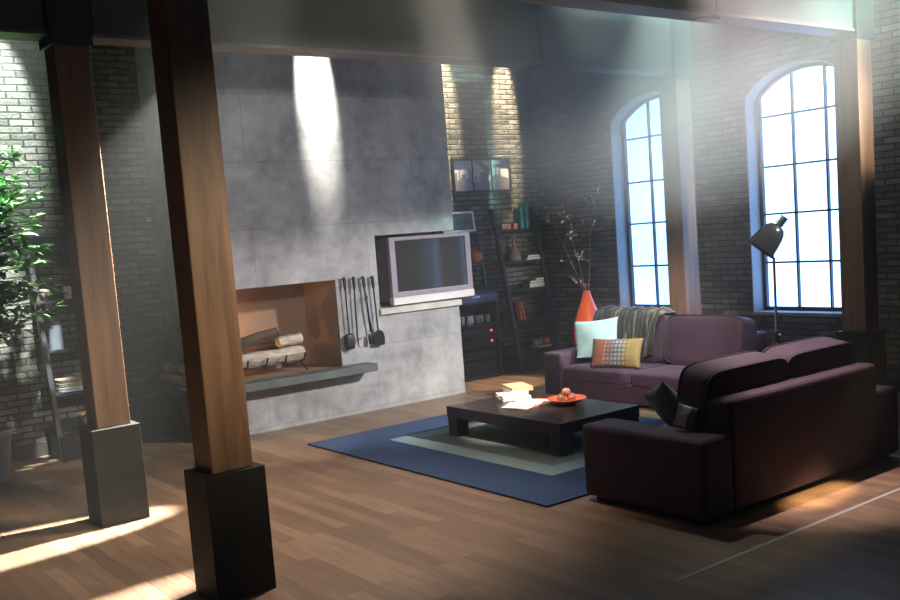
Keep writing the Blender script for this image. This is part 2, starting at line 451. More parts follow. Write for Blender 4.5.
# firebox lining: back, two cheeks, floor and lintel in one shell
bm = B(); a0, a1, d = 3.362 - ox, 4.538 - ox, .62
for q in (((a0, d, .464), (a1, d, .464), (a1, d, 1.273), (a0, d, 1.273)), ((a0, .012, .464), (a0, d, .464), (a0, d, 1.273), (a0, .012, 1.273)),
          ((a1, .012, .464), (a1, d, .464), (a1, d, 1.273), (a1, .012, 1.273)), ((a0, .012, .464), (a1, .012, .464), (a1, d, .464), (a0, d, .464)),
          ((a0, .012, 1.273), (a1, .012, 1.273), (a1, d, 1.273), (a0, d, 1.273))):
    bm.faces.new([bm.verts.new(p) for p in q])
bmesh.ops.remove_doubles(bm, verts=bm.verts, dist=1e-5)
obj('firebox_lining', bm, M_fire, fp)
obj('recess_back', bx(5.007 - ox, 5.948 - ox, .55, .6, .957, 1.65), M_niche, fp)
obj('recess_ledge', bx(4.995 - ox, 5.965 - ox, -.03, .56, .898, .955), M_ledge, fp, bevel=.004)
# hearth slab wraps the chimney's side
bm = B()
poly_prism(bm, [(3.02 - ox, -.2), (4.80 - ox, -.2), (4.80 - ox, -.002), (3.198 - ox, -.002), (3.198 - ox, .84), (3.02 - ox, .84)], 2, .405, .475)
obj('hearth_slab', bm, M_slate, fp, bevel=.004)

# grate and logs
g = thing('fire_grate', 'black iron grate holding the logs in the firebox', 'grate', (3.85, 8.12, .474))
obj('grate_rail', tube(tube(B(), [(-.42, -.13, .085), (.42, -.13, .085)], .009), [(-.42, .13, .085), (.42, .13, .085)], .009), M_black, g)
for x in (-.38, -.19, 0, .19, .38):
    obj('grate_bar', tube(B(), [(x, -.20, .16), (x, -.17, .10), (x, -.12, .078), (x, .12, .078), (x, .18, .10)], .008), M_black, g)
for x in (-.36, .36):
    for y in (-.13, .13): obj('leg', tube(B(), [(x, y, .08), (x * 1.08, y * 1.5, .0)], .009), M_black, g)
def log(loc, ln, r, rot, mat, label, seed, group='logs in the firebox', end=M_logend):
    rnd = random.Random(seed); n = 12; seg = 14
    bm = B(); rings = []
    off = [rnd.uniform(.86, 1.12) for _ in range(seg)]
    for i in range(n + 1):
        x = -ln / 2 + ln * i / n
        rr = r * (1 + .07 * sin(i * 1.3 + seed))
        rings.append([bm.verts.new((x, rr * off[k] * rnd.uniform(.95, 1.05) * cos(2 * pi * k / seg) + .01 * sin(i * .6 + seed), rr * off[k] * rnd.uniform(.95, 1.05) * sin(2 * pi * k / seg))) for k in range(seg)])
    for a, b in zip(rings, rings[1:]):
        for k in range(seg): bm.faces.new((a[k], a[(k + 1) % seg], b[(k + 1) % seg], b[k]))
    ends = [[v.co.copy() for v in rings[0]], [v.co.copy() for v in rings[-1]]]
    e = thing('firewood_log', label, 'log', loc, 0, group); e.rotation_euler = rot
    bm.faces.new(rings[0][::-1]); bm.faces.new(rings[-1])
    obj('bark', bm, mat, e, smooth=True, auto=50)
    for s, pts in ((-1, ends[0]), (1, ends[1])):
        b2 = B(); c = sum(pts, Vector()) / seg
        vs = [b2.verts.new(c + (p - c) * .97 + Vector((s * .003, 0, 0))) for p in pts]; vi = [b2.verts.new(c + (p - c) * .97) for p in pts]
        b2.faces.new(vs); b2.faces.new(vi[::-1])
        for k in range(seg): b2.faces.new((vs[k], vs[(k + 1) % seg], vi[(k + 1) % seg], vi[k]))
        obj('cut_end', b2, end, e)
    return e
log((3.87, 8.03, .632), .80, .062, (0, 0, R(3)), M_birch, 'long pale birch log lying along the front of the grate', 1)
log((4.12, 8.01, .758), .26, .043, (0, R(-3), R(10)), M_birch, 'short pale split log on the end of the birch log', 5)
log((3.84, 8.21, .634), .74, .062, (0, 0, R(-2)), M_char, 'dark charred log lying behind the birch log', 2)
log((3.79, 8.115, .79), .56, .050, (0, R(-9), R(5)), M_char, 'charred log propped on a slant across the top of the fire', 3)
log((4.08, 8.262, .765), .42, .046, (0, R(4), R(-3)), M_char, 'dark stubby log on top of the rear log', 4)
log((3.115, 8.27, .475 + .056), .46, .046, (0, 0, R(88)), M_birch, 'lower of the two pale logs on the end of the hearth slab', 6, 'spare logs on the hearth')
log((3.120, 8.25, .475 + .154), .40, .042, (0, 0, R(91)), M_birch, 'upper of the two pale logs on the end of the hearth slab', 8, 'spare logs on the hearth')

# fire tools hanging on the chimney
def tool(kind, label, x, ztop, zb, lean, tip):
    t = thing(kind, label, 'fire tool', (x, 7.755, ztop), 0, 'fire irons hanging beside the hearth')
    h = zb - ztop
    obj('handle', tube(B(), [(0, 0, 0), (lean * .12, 0, -.045), (lean * .25, 0, -.118)], [.014, .017, .013], 10), M_black, t, smooth=True, auto=50)
    obj('rod', tube(B(), [(lean * .25, 0, -.115), (lean, 0, h + .10)], .0075, 8), M_gun, t)
    obj('wall_peg', tube(B(), [(0, .0445, -.02), (0, .0, -.02)], .006, 8), M_black, t)
    tip(t, lean, h); return t
def tip_brush(t, l, h):
    bm = B(); soft(bm, (l, 0, h + .06), (.05, .028, .075), 3.2, 8); obj('bristles', bm, M_black, t, smooth=True)
def tip_poker(t, l, h):
    obj('hook', tube(B(), [(l, 0, h + .105), (l + .003, 0, h + .02), (l + .012, 0, h - .01)], [.0075, .007, .003], 8), M_gun, t)
    obj('barb', tube(B(), [(l, 0, h + .06), (l + .035, 0, h + .068), (l + .05, 0, h + .085)], [.008, .007, .003], 8), M_gun, t)
def tip_tongs(t, l, h):
    obj('arm', tube(B(), [(l * .3, -.01, -.17), (l * .7, -.014, h * .6), (l + .012, -.012, h + .10), (l - .005, -.008, h + .03)], .0075, 8), M_gun, t)
    obj('pivot', tube(B(), [(l * .35 - .02, -.01, -.21), (l * .35 + .02, -.01, -.20)], .008, 8), M_gun, t)
    obj('claw', soft(B(), (l - .01, -.008, h + .035), (.022, .014, .05), 3, 6), M_gun, t, smooth=True)
def tip_shovel(t, l, h):
    bm = B(); pr = [(-.055, -.02), (.06, -.02), (.064, .05), (.05, .10), (.02, .125), (-.015, .125), (-.045, .10), (-.06, .05)]
    poly_prism(bm, [(l + a, h + b) for a, b in pr], 1, -.012, .004)
    obj('blade', bm, M_gun, t, bevel=.004)
tool('hearth_brush', 'black hearth brush hanging closest to the firebox opening', 4.609, 1.292, .635, .006, tip_brush)
tool('fire_poker', 'thin hooked poker hanging between the hearth brush and the tongs', 4.712, 1.290, .64, -.012, tip_poker)
tool('fire_tongs', 'dark slanting fire tongs hanging between the poker and the shovel', 4.812, 1.285, .655, .035, tip_tongs)
tool('ash_shovel', 'broad ash shovel hanging closest to the TV recess', 4.915, 1.280, .64, .018, tip_shovel)

# ------------------------------------------------------------------ television
tv = thing('television', 'silver widescreen TV standing on the ledge of the concrete chimney', 'television', (5.70, 7.86, .956))
obj('cabinet', bx(-.485, .485, .03, .36, .03, .665), M_niche, tv, bevel=.02)
bm = cellwall([-.497, -.43, .43, .497], [.085, .135, .63, .668], lambda i, j: not (i == 1 and j == 1), 0, .05)
obj('bezel', bm, M_tvs, tv, bevel=.006)
obj('screen', bx(-.432, .432, .012, .03, .133, .632), M_screen, tv)
obj('speaker_bar', bx(-.50, .50, -.012, .06, .012, .084), M_tvgr, tv, bevel=.006)
obj('maker_badge', bx(-.035, .035, -.0015, .002, .104, .116), M_chrome, tv)
obj('stand', bx(-.33, .33, .05, .30, 0, .03), M_niche, tv, bevel=.005)

# ------------------------------------------------------------------ picture of a skyline, three panes
pic = thing('framed_picture', 'wide black framed three-pane skyline picture on the brick wall', 'picture', (7.045, YB - .032, 2.25))
w, h = .425, .195
bm = cellwall([-w, -w + .028, -.141, -.133, .133, .141, w - .028, w], [-h, -h + .028, h - .028, h], lambda i, j: j != 1 or i in (0, 2, 4, 6), 0, .03)
obj('frame', bm, M_black, pic, bevel=.002)
M_sky = pm('faded_photo_sky', (.55, .52, .52), .35, 0, .2, 5); M_bld = pm('faded_photo_towers', (.20, .18, .20), .35, 0, .3, 12); M_brg = pm('faded_photo_bridge', (.26, .24, .25), .35, 0, .25, 10)
rnd = random.Random(3)
for k, (a, b) in enumerate(((-.397, -.141), (-.133, .133), (.141, .397))):
    pr = obj('print', bx(a, b, .016, .022, -h + .028, h - .028), M_sky, pic)
    x = a; sk = [(a, -h + .028)]
    while x < b - .006:
        bw = rnd.uniform(.015, .035); top = rnd.uniform(-.06, .10) if k != 1 else rnd.uniform(-.08, .05)
        if k == 2: top = .12 if .17 < x < .26 else -.01 - .25 * max(0, x - .26)
        x2 = min(b, x + bw); sk += [(x, top), (x2, top)]; x = x2
    sk.append((b, -h + .028))
    bm = B(); poly_prism(bm, sk, 1, .0135, .0162); obj('skyline', bm, M_bld, pr)
    if k == 1:
        bm = B(); poly_prism(bm, [(-.12, .165), (-.02, .165), (.132, .06), (.132, -.01)], 1, .0115, .0136); obj('bridge_deck', bm, M_brg, pr)
    if k == 2:
        for xx in (.175, .215): obj('tower_arch', bx(xx, xx + .022, .0120, .0140, 0, .08), M_sky, pr)

# ------------------------------------------------------------------ leaning shelves
def lean(z, ztop, y0=8.27, y1=8.605): return y0 + (y1 - y0) * z / ztop
def make_ladder(name, label, x0, x1, ztop, shelves, z0=0., grp=None):
    s = thing(name, label, 'shelf', ((x0 + x1) / 2, 8.44, 0)); cx, cy = (x0 + x1) / 2, 8.44
    for x in (x0, x1):
        bm = B(); r = .02
        ya, yb = lean(z0, ztop) - cy, lean(ztop, ztop) - cy
        poly_prism(bm, [(ya - .03, z0), (ya + .03, z0), (yb + .03, ztop), (yb - .03, ztop)], 0, x - cx - r, x - cx + r)
        obj('rail', bm, M_shelfw, s, bevel=.003)
    for z in shelves:
        yf = lean(z, ztop) - cy
        obj('shelf_board', bx(x0 - cx + .02, x1 - cx - .02, yf - .03, YB - .004 - cy, z - .022, z), M_shelfw, s, bevel=.002)
        obj('shelf_back', bx(x0 - cx + .02, x1 - cx - .02, YB - .02 - cy, YB - .004 - cy, z, z + .05), M_shelfw, s)
    return s
lad = make_ladder('leaning_shelf', 'black ladder shelf leaning in the corner beside the orange floor vase', 7.13, 7.74, 1.86, (1.62, 1.25, .93, .575, .235))
obj('bottom_box', bx(-.31, .31, -.20, .19, .004, .205), M_shelfw, lad, bevel=.004)
# shelf with media rack below it
rack = thing('media_rack', 'black media rack with glass shelf behind the TV ledge', 'rack', (6.60, 8.49, 0))
cx, cy = 6.60, 8.49
for x in (6.285, 6.915): obj('side_panel', bx(x - cx - .015, x - cx + .015, -.13, .145, 0, .955), M_shelfw, rack, bevel=.003)
for z in (.05, .24, .36, .475, .60, .85): obj('shelf_board', bx(-.30, .30, -.125, .14, z - .016, z), M_shelfw, rack)
obj('back_panel', bx(-.30, .30, .14, .15, .03, .93), M_black, rack)
M_drw = pm('blue_black_lacquer', (.06, .062, .11), .35, 0, .15, 5)
dr = obj('drawer', bx(-.298, .298, -.145, .10, .853, .945), M_drw, rack, bevel=.003)
obj('handle', bx(-.05, .05, -.158, -.145, .905, .915), M_chrome, dr)
obj('rack_top', bx(-.335, .335, -.15, .15, .955, .975), M_shelfw, rack, bevel=.003)
obj('plinth', bx(-.33, .33, -.15, .14, 0, .03), M_shelfw, rack)
for x in (6.31, 6.905):
    bm = B(); poly_prism(bm, [(.02, .975), (.06, .975), (.15, 1.66), (.11, 1.66)], 0, x - cx - .016, x - cx + .016); obj('rail', bm, M_shelfw, rack, bevel=.003)
for z in (1.27, 1.625): obj('shelf_board', bx(-.275, .29, -.02, .15, z - .02, z), M_shelfw, rack, bevel=.002)
obj('shelf_bar', bx(-.275, .29, .13, .15, 1.40, 1.42), M_shelfw, rack)
M_led = pm('red_led', (.6, .05, .03), .4, 0, .05, 5, emit=(1, .12, .06), es=1.5)
for i, (z, hh, red, lb) in enumerate(((.48, .085, 1, 'upper black hi-fi unit with red light in the media rack'), (.365, .085, 1, 'lower black hi-fi unit with red light in the media rack'),
                               (.245, .08, 0, 'slim black hi-fi unit without lights in the media rack'), (.055, .15, 0, 'deep black hi-fi unit on the lowest rack shelf'))):
    u = thing('hifi_unit', lb, 'hi-fi unit', (6.60, 8.48, z), 0, 'hi-fi units in the media rack')
    obj('case', bx(-.27, .27, -.10, .12, 0, hh), M_black, u, bevel=.003)
    obj('trim_strip', bx(-.268, .268, -.104, -.10, hh - .012, hh - .004), M_gun, u)
    if red: obj('red_light', bx(.20, .228, -.106, -.10, .03, .052), M_led, u)
    obj('knob', tube(B(), [(-.2, -.10, .04), (-.2, -.118, .04)], .016, 14), M_gun, u)
M_clear = pm('clear_glass', (.75, .80, .78), .08, 0, .02, 3, spec=.8)
MATS['clear_glass'].node_tree.nodes['Principled BSDF'].inputs['Transmission Weight'].default_value = .55
gl0 = None
for i, x in enumerate((6.40, 6.47, 6.54, 6.60, 6.67, 6.74, 6.81)):
    lb = ['first', 'second', 'third', 'fourth', 'fifth', 'sixth', 'last'][i] + ' clear drinking glass from the chimney in the rack row'
    if gl0 is None:
        gl0 = thing('drinking_glass', lb, 'glass', (x, 8.42, .602), 0, 'glasses in the media rack'); e = gl0
        obj('bowl', lathe_open([(0, .004), (.022, .004), (.027, .03), (.03, .10), (.028, .10), (.025, .03), (0, .012)], 20), M_clear, gl0, smooth=True)
    else:
        e = copy_tree(gl0); e['label'] = lb
        e.location = (x, 8.42 + .03 * (i % 2), .602)
# white framed picture leaning on rack top shelf
fr = thing('framed_picture', 'small white framed landscape leaning on the shelf above the TV', 'picture', (6.615, 8.565, 1.627)); fr.rotation_euler = (R(-8), 0, 0)
w, h = .225, .228
obj('frame', cellwall([-w, -w + .025, w - .025, w], [0, .022, h - .022, h], lambda i, j: not (i == 1 and j == 1), -.012, .012), M_white, fr)
M_land = pm('dark_green_print', (.07, .095, .08), .4, 0, .7, 14)
obj('print', bx(-w + .024, w - .024, 0, .006, .021, h - .021), M_land, fr)
ball = thing('round_vase', 'small round orange vase on the shelf beside the TV', 'vase', (6.80, 8.53, 1.271))
obj('body', lathe_open([(0, 0), (.03, 0), (.062, .035), (.07, .075), (.055, .118), (.025, .138), (.02, .148), (.016, .146), (.02, .136), (.0, .03)], 28), M_orange, ball, smooth=True)

# things on the corner ladder shelf
for i, (x, z0_, hh, lb) in enumerate(((7.485, 1.622, .23, 'shorter of the two slim teal books standing on the top shelf'), (7.565, 1.622, .30, 'taller of the two slim teal books standing on the top shelf'))):
    b = thing('book', lb, 'book', (x, 8.57, z0_), 0, 'teal books on the corner shelf')
    obj('cover', bx(-.022, .022, -.07, .055, 0, hh), pm('teal_cloth', (.03, .30, .31), .6, 0, .2, 8), b, bevel=.003)
    obj('pages', bx(-.017, .017, -.065, .0575, .004, hh + .001), M_white, b)
for x, ww, lb in ((7.25, .062, 'wider salmon coloured box on the top shelf of the corner ladder'), (7.385, .026, 'narrow salmon coloured box beside the teal books')):
    b = thing('small_box', lb, 'box', (x, 8.555, 1.622), 0, 'salmon boxes on the corner shelf')
    mm = pm('salmon_card', (.78, .28, .20), .6, 0, .15, 30)
    obj('body', bx(-ww, ww, -.05, .05, 0, .045), mm, b, bevel=.002); obj('lid', bx(-ww - .003, ww + .003, -.053, .053, .045, .062), pm('salmon_lid', (.85, .40, .32), .6, 0, .1, 30), b, bevel=.002)
dec = thing('glass_decanter', 'brownish glass decanter on the second shelf of the corner ladder', 'decanter', (7.37, 8.54, 1.252))
M_amber = pm('smoky_glass', (.20, .14, .11), .15, 0, .2, 5)
obj('body', lathe_open([(0, 0), (.075, 0), (.085, .02), (.075, .06), (.04, .14), (.022, .19), (.02, .26), (.028, .27), (.02, .268), (0, .2)], 28), M_amber, dec, smooth=True)
obj('stopper', lathe(B(), [(.0, .262), (.015, .27), (.026, .295), (.0, .32)], 16), M_amber, dec, smooth=True)
for i, (x, y, z, ww, hh, c, lb) in enumerate(((7.60, 8.54, 1.252, .10, .03, (.30, .30, .28), 'grey book lying on the second shelf of the corner ladder'), (7.60, 8.535, 1.283, .085, .025, (.22, .20, .18), 'brown book lying on top of the grey book'),
        (7.59, 8.50, .932, .11, .05, (.24, .24, .26), 'thick grey book at the bottom of the middle shelf stack'), (7.59, 8.50, .983, .10, .03, (.12, .11, .12), 'black book in the middle of the stack on the middle shelf'), (7.63, 8.49, 1.014, .06, .022, (.62, .58, .50), 'small cream book on top of the middle shelf stack'))):
    b = thing('book', lb, 'book', (x, y, z), R((i * 37) % 9 - 4), 'books lying on the corner shelf')
    obj('cover', bx(-ww, ww, -.07, .07, 0, hh), pm('book_cloth_%d' % i, c, .6, 0, .15, 20), b, bevel=.002)
    obj('pages', bx(-ww + .004, ww + .001, -.071, .066, .004, hh - .004), M_white, b)
for i, (x, tilt, c, lb) in enumerate(((7.25, 6, (.42, .05, .05), 'red book standing nearest the ladder rail'), (7.295, 9, (.50, .09, .08), 'red book leaning between two other red books'), (7.345, 13, (.36, .04, .05), 'red book leaning furthest over on the fourth shelf'))):
    b = thing('book', lb, 'book', (x, 8.46, .577), 0, 'red books on the corner shelf'); b.rotation_euler = (0, R(-tilt), 0)
    obj('cover', bx(-.015, .015, -.06, .08, .004, .215), pm('red_cloth_%d' % i, c, .55, 0, .15, 12), b, bevel=.002)
    obj('pages', bx(-.011, .011, -.056, .0815, .008, .212), M_white, b)
tr = thing('tray', 'pale flat tray holding fruit on the lowest ladder shelf', 'tray', (7.575, 8.42, .2355))
obj('plate', soft(B(), (0, 0, .011), (.125, .085, .011), 6, 8), M_ledge, tr, smooth=True)
for x, y, c, lb in ((7.490, 8.41, (.75, .55, .18), 'yellow apple on the pale tray'), (7.575, 8.43, (.55, .42, .15), 'olive green apple between two others on the tray'), (7.660, 8.41, (.70, .20, .10), 'red apple on the pale tray')):
    a = thing('apple', lb, 'fruit', (x, y, .2585), 0, 'apples on the tray')
    obj('flesh', lathe(B(), [(0, .008), (.02, 0), (.038, .022), (.041, .045), (.03, .068), (.012, .074), (0, .066)], 20), pm('apple_%.2f' % c[0], c, .35, 0, .15, 10), a, smooth=True)
    obj('stem', tube(B(), [(0, 0, .066), (.004, 0, .084)], .003, 6), M_bark, a)

# ladder shelf behind the nearer posts
sh = make_ladder('leaning_shelf', 'dark ladder shelf beside the leafy plant, partly behind a post', 2.10, 2.66, 1.86, (1.80, 1.62, 1.31, .90, .54, .225))
obj('bottom_box', bx(-.285, .285, -.20, .19, .004, .20), M_shelfw, sh, bevel=.004)
c_ = thing('glass_tumbler', 'small smoky glass tumbler on the shelf beside the plant', 'glass', (2.17, 8.50, 1.312))
obj('bowl', lathe_open([(0, 0), (.03, 0), (.042, .10), (.038, .10), (.028, .01), (0, .01)], 20), M_amber, c_, smooth=True)
c_ = thing('candle', 'pale pillar candle beside the smoky tumbler', 'candle', (2.345, 8.47, 1.312))
obj('wax', lathe(B(), [(0, 0), (.032, 0), (.032, .10), (.028, .105), (0, .098)], 20), M_white, c_, smooth=True, auto=40); obj('wick', tube(B(), [(0, 0, .098), (.003, 0, .115)], .002, 5), M_black, c_)
c_ = thing('canister', 'tall blue grey canister on the shelf behind the post', 'canister', (2.20, 8.45, .902))
obj('body', lathe(B(), [(.055, 0), (.055, .21)], 24), pm('blue_grey_tin', (.22, .25, .32), .35, .3, .15, 6), c_, smooth=True, auto=40); obj('lid', lathe(B(), [(.058, .21), (.058, .235), (.02, .24)], 24), M_chrome, c_, smooth=True, auto=40)
for i, (z, hh, c, lb) in enumerate(((.542, .045, (.50, .56, .66), 'folded pale blue towel at the bottom of the stack'), (.588, .035, (.42, .38, .30), 'folded beige towel in the middle of the stack'), (.624, .03, (.34, .25, .18), 'folded brown towel on top of the stack'))):
    b = thing('folded_towel', lb, 'towel', (2.31, 8.43, z), 0, 'towels on the shelf beside the plant')
    mm = pm('towel_%d' % i, c, .9, 0, .2, 14, bmp=.5, bscale=90)
    obj('upper_fold', soft(B(), (0, 0, hh * .73), (.15, .10, hh * .27), 5, 8), mm, b, smooth=True); obj('lower_fold', soft(B(), (.003, .002, hh * .25), (.152, .102, hh * .25), 5, 8), mm, b, smooth=True)
b = thing('flower_pot', 'small flower pot with yellow blooms on the lowest shelf', 'flower pot', (2.33, 8.38, .226))
obj('pot', lathe_open([(0, 0), (.035, 0), (.048, .09), (.043, .09), (.032, .01), (0, .01)], 20), pm('plum_pot', (.10, .05, .06), .5, 0, .2, 6), b, smooth=True)
bm = B()
for k in range(9):
    a = k * 2.4; r = .045 * math.sqrt((k + .5) / 9); lathe(bm, [(0, -.012), (.016, -.004), (.016, .006), (0, .012)], 8, Matrix.Translation((r * cos(a), r * sin(a), .13 - r * .4)))
obj('blossoms', bm, pm('yellow_petal', (.75, .60, .15), .6, 0, .2, 20), b, smooth=True)
bm = B()
for k in range(6):
    a = k * 1.05; tube(bm, [(0, 0, .02), (.02 * cos(a), .02 * sin(a), .08), (.035 * cos(a), .035 * sin(a), .115)], .003, 5)
obj('stems', bm, M_leaf, b)

# ------------------------------------------------------------------ potted ficus
fic = thing('ficus_tree', 'tall leafy potted ficus in front of the brick wall', 'plant', (1.42, 7.92, 0))
obj('pot', lathe_open([(0, 0), (.16, 0), (.20, .10), (.235, .36), (.25, .37), (.25, .405), (.225, .405), (.21, .36), (0, .34)], 36), M_terra, fic, smooth=True, auto=50)
obj('soil', lathe(B(), [(0, .362), (.19, .36), (.2, .345), (0, .34)], 24), M_soil, fic)
obj('trunk', tube(B(), [(0, 0, .35), (.02, .02, .8), (-.02, .0, 1.3), (.03, -.02, 1.9), (.05, 0, 2.5)], [.035, .03, .027, .02, .008], 10), M_bark, fic, smooth=True)
rnd = random.Random(11); br = B(); lf = B()
def leaf(bm, p, d, up, ln, wd):
    d = d.normalized(); s = d.cross(up)
    if s.length < 1e-3: s = d.cross(Vector((1, 0, .2)))
    s.normalize(); nn = s.cross(d)
    mid = [p + d * (ln * t) + nn * (-.10 * ln * t * t) for t in (0, .3, .65, 1.)]
    wv = (0.0, .5, .42, 0.)
    a = bm.verts.new(mid[0]); e = bm.verts.new(mid[3])
    c1, c2 = bm.verts.new(mid[1]), bm.verts.new(mid[2])
    l1, l2 = [bm.verts.new(mid[i] + s * wd * wv[i] + nn * wd * .14) for i in (1, 2)]
    r1, r2 = [bm.verts.new(mid[i] - s * wd * wv[i] + nn * wd * .14) for i in (1, 2)]
    for q in ((a, c1, l1), (l1, c1, c2, l2), (l2, c2, e), (a, r1, c1), (r1, r2, c2, c1), (r2, e, c2)): bm.faces.new(q)
for k in range(130):
    z = rnd.uniform(1.15, 2.6); a = rnd.uniform(-pi, pi) if k < 60 else rnd.uniform(-1.4, .5)
    st = Vector((.02, 0, z - rnd.uniform(.1, .4)))
    rr = rnd.uniform(.34, .74) * (1.0 if z < 2.2 else .85)
    en = Vector((rr * cos(a), rr * sin(a) * .8, z + rnd.uniform(-.12, .12)))
    if en.x > .05 and en.y > .1: en.y = .1
    if en.x > .68: en.x = .68
    md = (st + en) / 2 + Vector((0, 0, .07))
    tube(br, [st, md, en], [.006, .004, .002], 5)
    for q in range(8):
        t = .3 + .7 * q / 7
        p = st.lerp(md, t * 2) if t < .5 else md.lerp(en, t * 2 - 1)
        d = (en - st).normalized() + Vector((rnd.uniform(-.9, .9), rnd.uniform(-.9, .9), rnd.uniform(-.9, .2)))
        leaf(lf, p, d, Vector((rnd.uniform(-.4, .4), rnd.uniform(-.4, .4), 1)), rnd.uniform(.09, .14), rnd.uniform(.045, .065))
obj('branches', br, M_bark, fic); obj('foliage', lf, M_leaf, fic, smooth=True)

# ------------------------------------------------------------------ rug
rug = thing('area_rug', 'blue rug with pale aqua inner border under the coffee table', 'rug', (4.78, 5.53, 0))
def rugmat():
    m, nt, b = newmat('woven_rug')
    v, ov, s = swz(nt, 'X', 'Y')
    def edge(out, half): return math_n(nt, 'SUBTRACT', half, math_n(nt, 'ABSOLUTE', out))
    d = math_n(nt, 'MINIMUM', edge(s.outputs['X'], 1.12), edge(s.outputs['Y'], 1.43))
    n = noise(nt, ov, 160, 3); n2 = noise(nt, ov, 3, 3)
    blue = mixc(nt, n2, (.020, .048, .125), (.040, .085, .185)); aqua = (.34, .45, .46); grey = (.21, .25, .245)
    c = mixc(nt, math_n(nt, 'GREATER_THAN', d, .48), blue, aqua)
    c = mixc(nt, math_n(nt, 'GREATER_THAN', d, .66), c, grey)
    c = mixc(nt, math_n(nt, 'MULTIPLY', n, .35), c, (.01, .012, .02))
    L(nt, c, b.inputs['Base Color']); b.inputs['Roughness'].default_value = .95
    bump(nt, b, n, .5, .004); return m
obj('pile', bx(-1.12, 1.12, -1.43, 1.43, 0.001, .014), rugmat(), rug, bevel=.003)

# ------------------------------------------------------------------ coffee table and what lies on it
TZ = .014
ct = thing('coffee_table', 'low square-legged dark wooden coffee table on the blue rug', 'table', (4.93, 5.545, TZ))
obj('tabletop', bx(-.405, .405, -.655, .655, .15, .236), M_dark, ct, bevel=.004)
for sx in (-1, 1):
    for sy in (-1, 1): obj('leg', bx(*sorted((sx * .40, sx * .285)), *sorted((sy * .65, sy * .535)), 0, .15), M_dark, ct, bevel=.003)
TT = TZ + .237
def paper(name, label, pts, z, t, m, cat, thick_m=None):
    cx = sum(p[0] for p in pts) / len(pts); cy = sum(p[1] for p in pts) / len(pts)
    e = thing(name, label, cat, (cx, cy, z)); bm = B(); poly_prism(bm, [(x - cx, y - cy) for x, y in pts], 2, 0, t)
    obj('sheet', bm, m, e); return e
M_paper = pm('white_paper', (.85, .84, .80), .5, 0, .04, 10); M_redf = pm('red_card', (.55, .10, .06), .5, 0, .1, 8)
paper('red_folder', 'flat red folder under the open magazine', [(4.725, 5.47), (5.20, 5.60), (5.13, 5.78), (4.76, 5.70)], TT, .005, M_redf, 'folder')
mg = thing('open_magazine', 'open white magazine lying beside the orange bowl', 'magazine', (4.905, 5.655, TT + .006), R(17))
for s in (-1, 1):
    bm = B(); n = 8; top, bot = [], []
    for i in range(n + 1):
        u = i / n; x = s * .19 * u; z = .016 * sin(pi * min(1, u * 1.5)) * (1 - u * .6) + .001
        for y, lst in ((-.13, 0), (.13, 1)):
            pass
        top.append([bm.verts.new((x, y, z + .003)) for y in (-.12, .12)]); bot.append([bm.verts.new((x, y, 0)) for y in (-.12, .12)])
    for i in range(n):
        bm.faces.new([top[i][0], top[i + 1][0], top[i + 1][1], top[i][1]]); bm.faces.new([bot[i][0], bot[i][1], bot[i + 1][1], bot[i + 1][0]])
        for j in (0, 1): bm.faces.new([top[i][j], bot[i][j], bot[i + 1][j], top[i + 1][j]])
    bm.faces.new([top[n][0], bot[n][0], bot[n][1], top[n][1]]); bm.faces.new([top[0][0], top[0][1], bot[0][1], bot[0][0]])
    obj('page', bm, M_paper, mg, smooth=True, auto=40)
def book(label, loc, rz, w, d, t, c, pages=M_paper):
    b = thing('book', label, 'book', loc, R(rz), 'books stacked on the coffee table')
    m = pm('cover_%.2f_%.2f' % (c[0], c[2]), c, .5, 0, .1, 10)
    obj('front_cover', bx(-w, w, -d, d, t - .004, t), m, b); obj('back_cover', bx(-w, w, -d, d, 0, .004), m, b)
    obj('spine', bx(-w - .002, -w + .004, -d, d, 0, t), m, b); obj('pages', bx(-w + .004, w - .006, -d + .006, d - .006, .004, t - .004), pages, b)
book('white book at the bottom of the stack on the coffee table', (5.06, 6.00, TT), 62, .15, .115, .030, (.72, .70, .66))
book('slim grey green book between the white and the peach book', (5.13, 6.05, TT + .031), 50, .13, .10, .016, (.26, .32, .28))
book('peach coloured book on top of the stack', (5.17, 6.07, TT + .048), 68, .135, .09, .034, (.85, .50, .28), pm('cream_pages', (.85, .72, .52), .6, 0, .1, 60))
rl = thing('paper_roll', 'small white paper roll lying across the bottom book', 'paper', (4.985, 5.885, TT + .0395))
obj('sheet', tube(B(), [(-.115, .055, .0), (.115, -.055, 0)], .016, 14), M_paper, rl, smooth=True, auto=50)
rl.location = (4.95, 5.93, TT + .016); rl.location.z = TT + .0485; rl.location.x = 5.00; rl.location.y = 5.93
bw = thing('fruit_bowl', 'wide shallow orange bowl on the coffee table', 'bowl', (5.09, 5.40, TT))
obj('bowl', lathe_open([(0, .0), (.055, .0), (.062, .008), (.11, .022), (.152, .046), (.149, .050), (.105, .028), (.06, .013), (0, .012)], 40), M_orangebowl, bw, smooth=True)
